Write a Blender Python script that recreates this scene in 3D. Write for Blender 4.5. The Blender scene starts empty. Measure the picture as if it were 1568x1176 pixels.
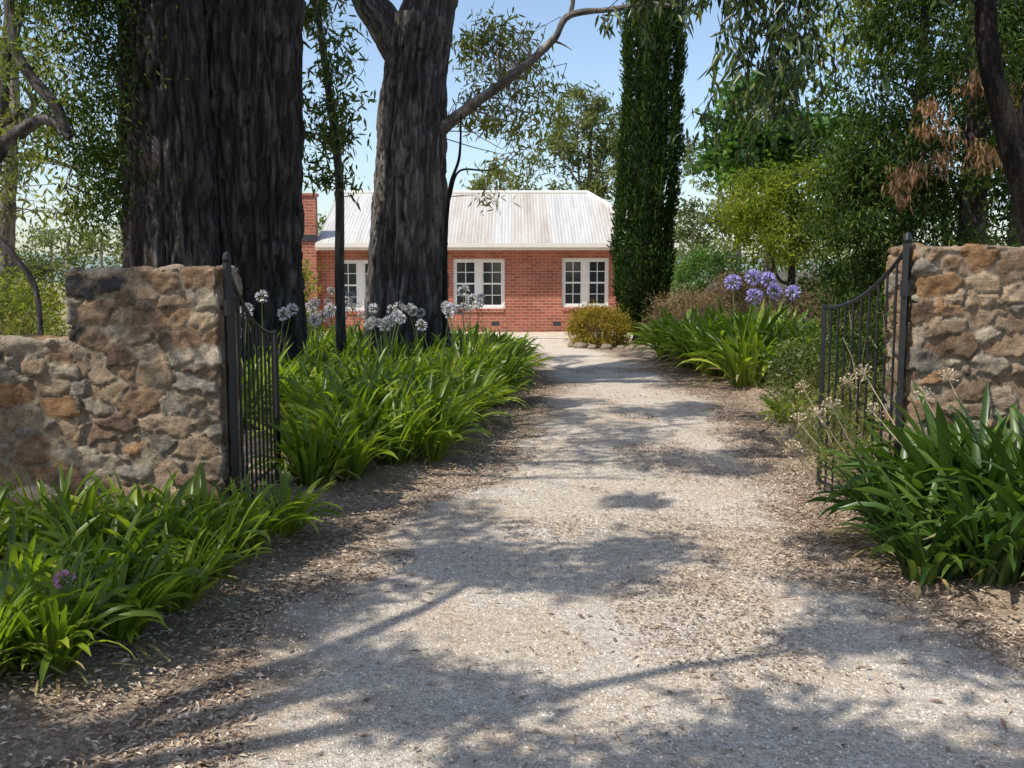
import bpy, math, numpy as np
from mathutils import Vector
rng = np.random.default_rng(11)
scn = bpy.context.scene

# ------------------------------------------------------------------ noise
def _h(x, y, z, s):
    h = (x*73856093) ^ (y*19349663) ^ (z*83492791) ^ (s*2654435)
    h = (h ^ (h >> 13))*1274126177
    h &= 0x7fffffff
    h ^= h >> 15
    return (h & 0xffffff)/float(0xffffff)
def vnoise(P, s=0):
    P = np.asarray(P, float)
    i = np.floor(P).astype(np.int64); f = P-i; f = f*f*(3-2*f)
    x, y, z = i.T; fx, fy, fz = f.T
    r = 0
    for a in (0, 1):
        for b in (0, 1):
            for c in (0, 1):
                w = (fx if a else 1-fx)*(fy if b else 1-fy)*(fz if c else 1-fz)
                r = r+w*_h(x+a, y+b, z+c, s)
    return r
def fbm(P, s=0, o=3):
    P = np.asarray(P, float); r = 0; a = .5; t = 0
    for k in range(o):
        r = r+a*vnoise(P*2**k, s+k); t += a; a *= .5
    return r/t
def unit(v):
    return v/np.maximum(np.linalg.norm(v, axis=-1, keepdims=True), 1e-9)
def sm(a, b, x):
    t = np.clip((x-a)/(b-a), 0, 1); return t*t*(3-2*t)

# ------------------------------------------------------------------ mesh builder
class MB:
    def __init__(s): s.V = []; s.F = []; s.M = []; s.C = []; s.n = 0
    def add(s, V, F, m=0, C=None):
        V = np.asarray(V, float); F = np.asarray(F, np.int64)
        s.V.append(V); s.F.append(F+s.n); s.M.append(np.full(len(F), m)); s.n += len(V)
        s.C.append(np.ones((len(V), 4)) if C is None else C)
    def mesh(s, name, mats, smooth=False):
        me = bpy.data.meshes.new(name)
        V = np.concatenate(s.V); me.vertices.add(len(V)); me.vertices.foreach_set('co', V.ravel().astype(np.float32))
        L = np.concatenate([f.ravel() for f in s.F]).astype(np.int32)
        T = np.concatenate([np.full(len(f), f.shape[1]) for f in s.F])
        st = np.concatenate([[0], np.cumsum(T)[:-1]]).astype(np.int32)
        me.loops.add(len(L)); me.loops.foreach_set('vertex_index', L)
        me.polygons.add(len(T)); me.polygons.foreach_set('loop_start', st)
        for m in mats: me.materials.append(m)
        me.polygons.foreach_set('material_index', np.concatenate(s.M).astype(np.int32))
        me.polygons.foreach_set('use_smooth', np.full(len(T), bool(smooth)))
        ca = me.color_attributes.new('Col', 'FLOAT_COLOR', 'POINT')
        ca.data.foreach_set('color', np.concatenate(s.C).ravel().astype(np.float32))
        me.update(calc_edges=True); me.validate()
        return me
    def obj(s, name, mats, smooth=False, parent=None, loc=None):
        o = bpy.data.objects.new(name, s.mesh(name, mats, smooth)); scn.collection.objects.link(o)
        if parent: o.parent = parent
        if loc is not None: o.location = loc
        return o

def catmull(P, n):
    P = np.asarray(P, float)
    if len(P) == 2:
        t = np.linspace(0, 1, n)[:, None]; return P[0]*(1-t)+P[1]*t
    Q = np.vstack([2*P[0]-P[1], P, 2*P[-1]-P[-2]])
    u = np.linspace(0, len(P)-1-1e-6, n); i = u.astype(int); t = (u-i)[:, None]
    a, b, c, d = Q[i], Q[i+1], Q[i+2], Q[i+3]
    return .5*((2*b)+(-a+c)*t+(2*a-5*b+4*c-d)*t*t+(-a+3*b-3*c+d)*t**3)

def tube(b, pts, rad, sides=6, rings=8, m=0, amp=0, freq=5, zf=.9, seed=0, flare=0):
    P = catmull(pts, rings); rr = np.interp(np.linspace(0, 1, rings), np.linspace(0, 1, len(rad)), rad)
    T = unit(np.gradient(P, axis=0))
    up = np.array([1., 0, 0]) if abs(T[0][0]) < .8 else np.array([0, 1., 0])
    U = np.zeros_like(P); u = up
    for k in range(rings):
        u = u-T[k]*np.dot(u, T[k]); u = u/np.linalg.norm(u); U[k] = u
    W = np.cross(T, U)
    a = np.linspace(0, 2*math.pi, sides, endpoint=False)
    ca, sa = np.cos(a), np.sin(a)
    R = np.repeat(rr[:, None], sides, 1)
    if amp:
        ln = np.concatenate([[0], np.cumsum(np.linalg.norm(np.diff(P, axis=0), axis=1))])
        A, Z = np.meshgrid(a, ln)
        q = np.stack([np.cos(A)*freq, np.sin(A)*freq, Z*zf], -1).reshape(-1, 3)
        q0 = q.copy()
        q[:, 0] += 1.3*vnoise(q0*.9+5, seed+9); q[:, 1] += 1.3*vnoise(q0*.9+15, seed+19)
        n1 = 1-np.abs(2*vnoise(q, seed)-1)
        n2 = 1-np.abs(2*vnoise(q*np.array([2.1, 2.1, 2.2]), seed+1)-1)
        n3 = vnoise(q*np.array([4, 4, 7.]), seed+2)
        n4 = vnoise(q*np.array([1.6, 1.6, 3.5]), seed+4)
        big = fbm(q*.2, seed+3, 2)-.5
        R = R+(-amp*(n1**4+.8*n2**4)+amp*.5*(n3-.5)+amp*.45*sm(.45, .6, n4)).reshape(R.shape)+(big*amp*2.5).reshape(R.shape)
    V = P[:, None]+R[..., None]*(ca[None, :, None]*U[:, None]+sa[None, :, None]*W[:, None])
    i = np.arange(rings-1)[:, None]*sides; j = np.arange(sides)[None]; j2 = (j+1) % sides
    F = np.stack([i+j, i+j2, i+sides+j2, i+sides+j], -1).reshape(-1, 4)
    C = None
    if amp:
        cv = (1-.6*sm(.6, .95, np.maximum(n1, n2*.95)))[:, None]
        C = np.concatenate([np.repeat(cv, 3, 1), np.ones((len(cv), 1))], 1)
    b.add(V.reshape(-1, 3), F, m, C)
    return P

def box(b, x0, x1, y0, y1, z0, z1, m=0):
    V = [(x, y, z) for x in (x0, x1) for y in (y0, y1) for z in (z0, z1)]
    b.add(V, [(0, 1, 3, 2), (4, 6, 7, 5), (0, 4, 5, 1), (2, 3, 7, 6), (0, 2, 6, 4), (1, 5, 7, 3)], m)

def add_leaves(b, C, D, L, W, m=0, bend=0.):
    n = len(C); L = np.broadcast_to(L, (n,))[:, None]; W = np.broadcast_to(W, (n,))[:, None]
    D = unit(D); N = unit(np.cross(D, rng.normal(size=(n, 3)))); S = np.cross(D, N)
    be = bend*L
    v0 = C; v3 = C+D*L*.97+N*be
    l1 = C+D*L*.33+S*W*.5+N*be*.05; r1 = C+D*L*.33-S*W*.5+N*be*.05
    l2 = C+D*L*.7+S*W*.36+N*be*.45; r2 = C+D*L*.7-S*W*.36+N*be*.45
    V = np.stack([v0, l1, l2, v3, r2, r1], 1).reshape(-1, 3)
    k = np.arange(n)[:, None]*6
    F = np.concatenate([k+np.array([[0, 5, 4, 3]]), k+np.array([[0, 3, 2, 1]])])
    b.add(V, F, m)
def add_diamonds(b, C, D, L, W, m=0):
    n = len(C); L = np.broadcast_to(L, (n,))[:, None]; W = np.broadcast_to(W, (n,))[:, None]
    D = unit(D); S = unit(np.cross(D, rng.normal(size=(n, 3))))
    V = np.stack([C, C+D*L*.45+S*W*.5, C+D*L, C+D*L*.45-S*W*.5], 1).reshape(-1, 3)
    k = np.arange(n)[:, None]*4
    b.add(V, k+np.array([[0, 1, 2, 3]]), m)

def ball(n, shell=.35):
    return unit(rng.normal(size=(n, 3)))*(shell+(1-shell)*rng.random((n, 1)))**.6
def crown(b, center, radii, ncl, nleaf, L, W, cr, droop=.5, ml=1, mb=0, nodes=None, br=.02, simple=False, shell=.35, bend=.12, uni=False):
    C = np.array(center)+ball(ncl, shell)*np.array(radii)
    C = C[C[:, 2] > .12]
    ncl = len(C)
    if nodes is not None:
        nodes = np.asarray(nodes)
        for c in C:
            d = np.linalg.norm(nodes-c, axis=1)+.8*np.maximum(nodes[:, 2]-c[2], 0)
            a = nodes[np.argmin(d)]
            mid = (a+c)/2+rng.normal(size=3)*.12*np.linalg.norm(a-c)
            tube(b, [a, mid, c], [br, br*.6, br*.2], 4, 5, mb)
    sc = cr*(.6+.8*rng.random((ncl, 1, 1)))
    if uni: off = ball(ncl*nleaf, 0).reshape(ncl, nleaf, 3)*sc*np.array([1, 1, .7])*(.7+.6*rng.random((ncl, 1, 3)))
    else: off = rng.normal(size=(ncl, nleaf, 3))*sc*np.array([.55, .55, .4])
    P = C[:, None]+off
    D = rng.normal(size=P.shape)+np.array([0, 0, -droop])
    P = P.reshape(-1, 3); D = D.reshape(-1, 3)
    k = P[:, 2] > .04; P = P[k]; D = D[k]
    LL = L*(.6+.7*rng.random(len(P)))
    if simple: add_diamonds(b, P, D, LL, W*LL/L, ml)
    else: add_leaves(b, P, D, LL, W*(.7+.5*rng.random(len(P))), ml, bend)
    return C

# ------------------------------------------------------------------ materials
def new_mat(name):
    m = bpy.data.materials.new(name); m.use_nodes = True
    nt = m.node_tree; nt.nodes.clear()
    out = nt.nodes.new('ShaderNodeOutputMaterial')
    return m, nt, out
def N(nt, t, **k):
    n = nt.nodes.new(t)
    for a, v in k.items():
        if a.startswith('_'): setattr(n, a[1:], v)
        else: n.inputs[a.replace('__', ' ')].default_value = v
    return n
def ramp(nt, fac, stops):
    r = nt.nodes.new('ShaderNodeValToRGB'); e = r.color_ramp.elements
    while len(e) < len(stops): e.new(.5)
    for i, (p, c) in enumerate(stops):
        e[i].position = p; e[i].color = (*c, 1) if len(c) == 3 else c
    nt.links.new(fac, r.inputs['Fac']); return r.outputs['Color']
def mix(nt, f, a, b, mode='MIX'):
    n = nt.nodes.new('ShaderNodeMix'); n.data_type = 'RGBA'; n.blend_type = mode
    for s, v in ((n.inputs[0], f), (n.inputs[6], a), (n.inputs[7], b)):
        if hasattr(v, 'is_linked'): nt.links.new(v, s)
        elif isinstance(v, (int, float)): s.default_value = v
        else: s.default_value = (*v, 1)
    return n.outputs[2]
def noise(nt, scale, detail=4, rough=.6, vec=None):
    n = nt.nodes.new('ShaderNodeTexNoise'); n.inputs['Scale'].default_value = scale
    n.inputs['Detail'].default_value = detail; n.inputs['Roughness'].default_value = rough
    if vec is not None: nt.links.new(vec, n.inputs['Vector'])
    return n.outputs['Fac']
def coords(nt, scale=(1, 1, 1)):
    tc = nt.nodes.new('ShaderNodeTexCoord'); mp = nt.nodes.new('ShaderNodeMapping')
    mp.inputs['Scale'].default_value = scale
    nt.links.new(tc.outputs['Object'], mp.inputs['Vector']); return mp.outputs['Vector']
def principled(nt, out, col, rough=.8, bump=None, bstr=.5, bdist=.01, spec=.3, metal=0):
    p = nt.nodes.new('ShaderNodeBsdfPrincipled')
    p.inputs['Roughness'].default_value = rough; p.inputs['Metallic'].default_value = metal
    p.inputs['Specular IOR Level'].default_value = spec
    if hasattr(col, 'is_linked'): nt.links.new(col, p.inputs['Base Color'])
    else: p.inputs['Base Color'].default_value = (*col, 1)
    if bump is not None:
        bn = nt.nodes.new('ShaderNodeBump'); bn.inputs['Strength'].default_value = bstr; bn.inputs['Distance'].default_value = bdist
        nt.links.new(bump, bn.inputs['Height']); nt.links.new(bn.outputs['Normal'], p.inputs['Normal'])
    nt.links.new(p.outputs['BSDF'], out.inputs['Surface']); return p

def leaf_mat(name, c1, c2, c3=None, trans=.35, rough=.5, spec=.3, nscale=1.2):
    m, nt, out = new_mat(name)
    g = nt.nodes.new('ShaderNodeNewGeometry')
    st = [(0, c1), (.75, c2)] + ([(1, c3)] if c3 else [])
    col = ramp(nt, g.outputs['Random Per Island'], st)
    nz = noise(nt, nscale, 1, .5, coords(nt))
    col = mix(nt, 1.0, col, ramp(nt, nz, [(.3, (.6, .65, .65)), (.7, (1.3, 1.25, 1.05))]), 'MULTIPLY')
    if spec > .2: p = principled(nt, out, col, rough, spec=spec)
    else: p = nt.nodes.new('ShaderNodeBsdfDiffuse'); nt.links.new(col, p.inputs['Color'])
    t = nt.nodes.new('ShaderNodeBsdfTranslucent')
    tc = mix(nt, 1.0, col, (1.6, 1.7, .6), 'MULTIPLY'); nt.links.new(tc, t.inputs['Color'])
    ms = nt.nodes.new('ShaderNodeMixShader'); ms.inputs[0].default_value = trans
    nt.links.new(p.outputs['BSDF'], ms.inputs[1]); nt.links.new(t.outputs['BSDF'], ms.inputs[2])
    nt.links.new(ms.outputs[0], out.inputs['Surface'])
    return m
def petal_mat(name, c1, c2, c3):
    m, nt, out = new_mat(name)
    g = nt.nodes.new('ShaderNodeNewGeometry')
    principled(nt, out, ramp(nt, g.outputs['Random Per Island'], [(0, c1), (.5, c2), (1, c3)]), .7, spec=.1)
    return m
def bark_mat(name, c1, c2, c3):
    m, nt, out = new_mat(name)
    v = coords(nt, (13, 13, 2.6)); v2 = coords(nt, (50, 50, 11))
    a = noise(nt, 1, 5, .65, v); b = noise(nt, 1, 4, .7, v2); c = noise(nt, .8, 2, .5, coords(nt))
    col = ramp(nt, a, [(.3, c1), (.5, c2), (.68, c3)])
    col = mix(nt, .8, col, ramp(nt, b, [(.3, (.5, .5, .5)), (.7, (1.4, 1.4, 1.4))]), 'MULTIPLY')
    col = mix(nt, .5, col, ramp(nt, c, [(.35, (.65, .65, .67)), (.65, (1.3, 1.27, 1.24))]), 'MULTIPLY')
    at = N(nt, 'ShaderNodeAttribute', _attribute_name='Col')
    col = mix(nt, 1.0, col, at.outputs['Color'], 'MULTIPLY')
    ad = nt.nodes.new('ShaderNodeMath'); ad.operation = 'ADD'; nt.links.new(a, ad.inputs[0]); nt.links.new(b, ad.inputs[1])
    principled(nt, out, col, .9, ad.outputs[0], .9, .04, spec=.15)
    return m
def plain(name, col, rough=.6, var=.15, scale=6, spec=.3, metal=0, bump=0):
    m, nt, out = new_mat(name)
    nz = noise(nt, scale, 5, .6, coords(nt))
    c = mix(nt, 1.0, col, ramp(nt, nz, [(.25, (1-var,)*3), (.75, (1+var,)*3)]), 'MULTIPLY')
    principled(nt, out, c, rough, nz if bump else None, bump, .01, spec, metal)
    return m

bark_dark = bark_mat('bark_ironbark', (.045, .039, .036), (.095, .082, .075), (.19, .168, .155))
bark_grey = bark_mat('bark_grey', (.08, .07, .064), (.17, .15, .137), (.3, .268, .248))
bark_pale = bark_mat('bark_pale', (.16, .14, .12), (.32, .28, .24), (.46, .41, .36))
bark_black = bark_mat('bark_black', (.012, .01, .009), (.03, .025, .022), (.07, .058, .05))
leaf_euc = leaf_mat('leaf_eucalyptus', (.05, .08, .022), (.11, .15, .04), (.2, .21, .07), .42, .4, .4)
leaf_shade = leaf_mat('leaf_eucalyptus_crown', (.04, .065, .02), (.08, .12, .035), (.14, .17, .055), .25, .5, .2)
leaf_spray_backlit = leaf_mat('leaf_eucalyptus_spray_backlit', (.03, .055, .02), (.06, .09, .03), (.14, .17, .05), .28, .35, .4, 3)  # darker copy of the eucalyptus leaf, backlit shade put into the colour
leaf_euc_pale = leaf_mat('leaf_eucalyptus_pale', (.12, .14, .05), (.22, .23, .085), (.33, .3, .13), .42, .5, .2)
leaf_euc_far = leaf_mat('leaf_far', (.1, .13, .065), (.18, .2, .1), (.25, .25, .13), .35, .6, .2, .35)
leaf_dec = leaf_mat('leaf_deciduous', (.035, .09, .02), (.08, .17, .03), (.16, .25, .055), .4, .45)
leaf_yel = leaf_mat('leaf_yellow_green', (.11, .15, .025), (.22, .26, .045), (.36, .36, .07), .42, .5, .2)
leaf_con = leaf_mat('leaf_conifer', (.026, .048, .018), (.055, .09, .026), (.11, .145, .04), .25, .6, .2)
leaf_cyp = leaf_mat('leaf_cypress', (.02, .038, .013), (.04, .07, .02), (.075, .11, .03), .15, .6, .2, 2.5)
leaf_dead = leaf_mat('leaf_dead', (.16, .09, .055), (.28, .17, .11), (.38, .26, .17), .3, .7, .1)
leaf_gold = leaf_mat('leaf_golden', (.16, .15, .03), (.32, .23, .045), (.42, .26, .06), .3, .6, .2, 4)
leaf_rust = leaf_mat('leaf_rusty', (.14, .1, .06), (.25, .17, .12), (.33, .23, .17), .25, .7, .2, 3)
aga_leaf = leaf_mat('agapanthus_leaf', (.09, .15, .02), (.21, .29, .032), (.36, .4, .06), .46, .36, .45, 2.5)
aga_dark = leaf_mat('agapanthus_leaf_dark', (.035, .08, .018), (.075, .14, .028), (.14, .21, .04), .35, .36, .45, 2)
aga_dry = leaf_mat('agapanthus_leaf_dry', (.22, .16, .09), (.36, .28, .15), (.44, .37, .22), .3, .7, .1)
aga_flower = petal_mat('agapanthus_seedhead', (.4, .37, .38), (.62, .57, .62), (.74, .72, .7))
aga_purple = petal_mat('agapanthus_flower', (.36, .3, .66), (.5, .43, .8), (.62, .56, .86))
pink_petal = petal_mat('pink_flower', (.5, .2, .36), (.62, .3, .46), (.7, .42, .56))
stem_green = plain('stem_green', (.14, .18, .06), .5)
stem_dry = plain('stem_dry', (.5, .4, .27), .8)
twig = plain('twig', (.2, .155, .11), .8)
iron = plain('black_iron', (.012, .012, .013), .4, .3, 30, .5)

stone_mat, nt, out = new_mat('rubble_stone')
at = N(nt, 'ShaderNodeAttribute', _attribute_name='Col')
n1 = noise(nt, 14, 7, .74, coords(nt)); n2 = noise(nt, 75, 4, .75, coords(nt)); n3 = noise(nt, 5, 4, .65, coords(nt))
c = mix(nt, 1.0, at.outputs['Color'], ramp(nt, n1, [(.28, (.5, .45, .41)), (.5, (1, 1, 1)), (.74, (1.5, 1.5, 1.5))]), 'MULTIPLY')
c = mix(nt, .9, c, ramp(nt, n2, [(.3, (.6, .6, .6)), (.7, (1.3, 1.3, 1.3))]), 'MULTIPLY')
c = mix(nt, ramp(nt, n3, [(.52, (0, 0, 0)), (.68, (.45, .45, .45))]), c, (.36, .3, .225))
ad = nt.nodes.new('ShaderNodeMath'); ad.operation = 'MULTIPLY_ADD'; nt.links.new(n2, ad.inputs[0]); ad.inputs[1].default_value = .5; nt.links.new(n1, ad.inputs[2])
principled(nt, out, c, .95, ad.outputs[0], 1.0, .03, spec=.1)

def litter_color(nt):
    v = coords(nt)
    nn = noise(nt, 45, 4, .75, v)
    c = ramp(nt, nn, [(.3, (.16, .115, .08)), (.45, (.31, .235, .17)), (.58, (.47, .38, .29)), (.72, (.63, .545, .43))])
    n = noise(nt, 2.2, 4, .6, v)
    c = mix(nt, .8, c, ramp(nt, n, [(.3, (.65, .6, .55)), (.7, (1.25, 1.22, 1.18))]), 'MULTIPLY')
    return c, nn, v
ground_mat, nt, out = new_mat('garden_ground')
c, dist, v = litter_color(nt)
at = N(nt, 'ShaderNodeAttribute', _attribute_name='Col')
sp = nt.nodes.new('ShaderNodeSeparateColor'); nt.links.new(at.outputs['Color'], sp.inputs[0])
gn = noise(nt, 9, 6, .7, v)
grass = ramp(nt, gn, [(.3, (.14, .13, .05)), (.55, (.32, .27, .14)), (.75, (.42, .36, .2))])
c = mix(nt, sp.outputs[0], c, grass)
principled(nt, out, c, .95, dist, .9, .03, spec=.1)

gravel_mat, nt, out = new_mat('gravel')
lc, ldist, v = litter_color(nt)
at = N(nt, 'ShaderNodeAttribute', _attribute_name='Col')
sp = nt.nodes.new('ShaderNodeSeparateColor'); nt.links.new(at.outputs['Color'], sp.inputs[0])
fn = noise(nt, 80, 3, .88, v); ns = noise(nt, 24, 5, .75, v); nb = noise(nt, 1.3, 5, .65, v)
gc = ramp(nt, fn, [(.32, (.33, .275, .225)), (.44, (.62, .54, .455)), (.54, (.79, .71, .61)), (.68, (.95, .88, .79))])
gc = mix(nt, .9, gc, ramp(nt, nb, [(.3, (.86, .75, .62)), (.5, (1, .965, .91)), (.7, (1.03, 1.03, 1.02))]), 'MULTIPLY')
gc = mix(nt, .7, gc, ramp(nt, ns, [(.36, (.6, .55, .49)), (.55, (1.08, 1.08, 1.08))]), 'MULTIPLY')
md = nt.nodes.new('ShaderNodeMath'); md.operation = 'MULTIPLY_ADD'; nt.links.new(noise(nt, 3.5, 6, .75, v), md.inputs[0]); md.inputs[1].default_value = -1.5; nt.links.new(sp.outputs[0], md.inputs[2])
ad2 = nt.nodes.new('ShaderNodeMath'); ad2.operation = 'ADD'; nt.links.new(md.outputs[0], ad2.inputs[0]); ad2.inputs[1].default_value = .48
ef = ramp(nt, ad2.outputs[0], [(.0, (1, 1, 1)), (.4, (0, 0, 0))])
c = mix(nt, ef, gc, lc)
ab = nt.nodes.new('ShaderNodeMath'); ab.operation = 'MULTIPLY_ADD'; nt.links.new(ns, ab.inputs[0]); ab.inputs[1].default_value = 1.5; nt.links.new(fn, ab.inputs[2])
principled(nt, out, c, .95, ab.outputs[0], 1.0, .018, spec=.1)

pebble_mat, nt, out = new_mat('pebbles')
g = nt.nodes.new('ShaderNodeNewGeometry')
principled(nt, out, ramp(nt, g.outputs['Random Per Island'], [(0, (.24, .2, .17)), (.4, (.5, .43, .36)), (1, (.78, .7, .6))]), .9, spec=.1)
litter_mat, nt, out = new_mat('dry_leaf_litter')
g = nt.nodes.new('ShaderNodeNewGeometry')
principled(nt, out, ramp(nt, g.outputs['Random Per Island'], [(0, (.13, .085, .06)), (.4, (.29, .2, .135)), (.78, (.47, .355, .25)), (1, (.66, .54, .41))]), .8, spec=.2)

# ------------------------------------------------------------------ driveway shape
LY = [-8, 2.0, 3.4, 4.5, 5.05, 6.4, 7.2, 7.7, 9.0, 11.1, 14.5, 20.7, 24.5, 27.9]
LX = [-2.6, -1.45, -1.28, -1.3, -1.15, -1.05, -.82, -.5, -.33, .05, .33, .2, -.5, -1.6]
RY = [-8, 2.0, 3.2, 4.2, 5.0, 7.1, 9.0, 11.1, 13.6, 15.4, 21.6, 25, 27.9]
RX = [6, 3.6, 2.9, 2.3, 2.0, 2.25, 2.5, 2.78, 3.0, 2.9, 2.2, 1.75, 1.8]
def xl(y):
    y = np.asarray(y, float); return np.interp(y, LY, LX)+.16*(vnoise(np.stack([y*2.2, y*0, y*0], -1).reshape(-1, 3), 3).reshape(y.shape)-.5)
def xr(y):
    y = np.asarray(y, float); return np.interp(y, RY, RX)+.16*(vnoise(np.stack([y*2.2, y*0+9, y*0], -1).reshape(-1, 3), 4).reshape(y.shape)-.5)
def outside(x, y):
    a = np.interp(y, LY, LX)-x; b = x-np.interp(y, RY, RX); o = np.maximum(a, b)
    return np.where(y > 28, np.maximum(o, 0), o)
def hgt(x, y):
    q = np.stack([x, y, x*0], -1).reshape(-1, 3)
    n = (fbm(q*.8, 21, 2)-.5).reshape(np.shape(x))*.06+(vnoise(q*4.5, 22)-.5).reshape(np.shape(x))*.018
    return n+.07*sm(.0, .7, outside(x, y))*sm(26, 22, y)

def grid_faces(nr, nc):
    i = np.arange(nr-1)[:, None]*nc; j = np.arange(nc-1)[None]
    return np.stack([i+j, i+j+1, i+nc+j+1, i+nc+j], -1).reshape(-1, 4)
b = MB()
xs = np.concatenate([[-600, -250, -120, -60, -35, -22, -15, -11, -8], np.arange(-6.5, 7, .1), [8, 11, 15, 22, 35, 60, 120, 250, 600]])
ys = np.concatenate([[-60, -25, -12, -6, -2, 0], np.arange(1.5, 29, .12), [31, 35, 42, 60, 100, 180, 320, 700]])
X, Y = np.meshgrid(xs, ys); Z = hgt(X, Y)-.012
far = sm(9, 16, np.abs(X))+sm(30, 40, Y)
g = np.clip(far, 0, 1)
b.add(np.stack([X, Y, Z], -1).reshape(-1, 3), grid_faces(len(ys), len(xs)), 0, np.stack([g, g, g, g*0+1], -1).reshape(-1, 4))
b.obj('ground', [ground_mat], True)
b = MB()
ys = np.concatenate([np.arange(-8, 1.5, .5), np.arange(1.5, 27.9, .06)]); u = np.linspace(0, 1, 60)
Y, U = np.meshgrid(ys, u, indexing='ij'); A = xl(ys)[:, None]; Bx = xr(ys)[:, None]
X = A+(Bx-A)*U; dd = np.minimum(U, 1-U)*(Bx-A)
Z = hgt(X, Y)+.002
col = np.stack([np.clip(dd/.9, 0, 1)]*3+[dd*0+1], -1)
b.add(np.stack([X, Y, Z], -1).reshape(-1, 3), grid_faces(len(ys), 60), 0, col.reshape(-1, 4))
xs = np.linspace(-9, 9, 90); ysf = np.linspace(25.2, 28.45, 20); X, Y = np.meshgrid(xs, ysf)
Y = Y+.2*np.sin(X*.9)*(28.45-Y)/3.2
dd = np.minimum(np.minimum(Y-25.2, 1), 9-np.abs(X)); dd = np.clip(dd+.5, 0, 1)
b.add(np.stack([X, Y, hgt(X, Y)+.012], -1).reshape(-1, 3), grid_faces(20, 90), 0, np.stack([dd]*3+[dd*0+1], -1).reshape(-1, 4))
b.obj('gravel_driveway', [gravel_mat], True)

n = 60000
y = 2.3+8*rng.random(n)**1.7; u = rng.random(n); x = xl(y)+(xr(y)-xl(y))*u
s = .003+.007*rng.random(n)**2; c0 = np.stack([x, y, hgt(x, y)+s*.4], -1)
base = np.array([[1, 0, -.3], [-.5, .87, -.3], [-.5, -.87, -.3], [.1, 0, .6]])
a = rng.random(n)*6.28; ca, sa = np.cos(a), np.sin(a)
o = base[None]*(.7+.6*rng.random((n, 4, 1)))
V = np.stack([o[..., 0]*ca[:, None]-o[..., 1]*sa[:, None], o[..., 0]*sa[:, None]+o[..., 1]*ca[:, None], o[..., 2]], -1)*s[:, None, None]+c0[:, None]
k = np.arange(n)[:, None, None]*4
b = MB(); b.add(V.reshape(-1, 3), (k+np.array([[0, 1, 3], [1, 2, 3], [2, 0, 3]])[None]).reshape(-1, 3), 0)
b.obj('loose_gravel', [pebble_mat])

def litter(x, y, L0=.045, W0=.014):
    c0 = np.stack([x, y, hgt(x, y)+.004+.008*rng.random(len(x))], -1)
    a = rng.random(len(x))*6.28
    D = np.stack([np.cos(a), np.sin(a), .15*rng.normal(size=len(x))], -1)
    S = np.stack([-np.sin(a), np.cos(a), .3*rng.normal(size=len(x))], -1)
    L = (L0*(.4+1.1*rng.random(len(x))))[:, None]; W = (W0*(.5+rng.random(len(x))))[:, None]
    up = np.array([0, 0, 1])*L*.1
    V = np.stack([c0, c0+D*L*.5+S*W+up, c0+D*L, c0+D*L*.5-S*W+up], 1)
    return V.reshape(-1, 3), np.arange(len(x))[:, None]*4+np.array([[0, 1, 2, 3]])
b = MB()
n = 42000; y = 2.3+14*rng.random(n)**1.5; side = rng.random(n) < .55
off = np.abs(rng.normal(size=n))*.85-.45*vnoise(np.stack([y*1.3, side*7., y*0], -1), 71)-.15
x = np.where(side, xl(y)-off, xr(y)+off); b.add(*litter(x, y, .036, .0055), 0)
n = 120000; y = 2.3+15*rng.random(n)**1.4; x = xl(y)+(xr(y)-xl(y))*rng.random(n)
cen = np.exp(-((x-.9)/.9)**2-((y-5.2)/1.8)**2)*.14
k = fbm(np.stack([x*1.3, y*.9, x*0], -1), 73, 3)+cen > .53+.18*rng.random(n); b.add(*litter(x[k], y[k], .024, .0038), 0)
n = 1600; y = 2.3+12*rng.random(n)**1.3; x = xl(y)+(xr(y)-xl(y))*rng.random(n); b.add(*litter(x, y, .045, .006), 0)
b.obj('leaf_litter', [litter_mat])

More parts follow.
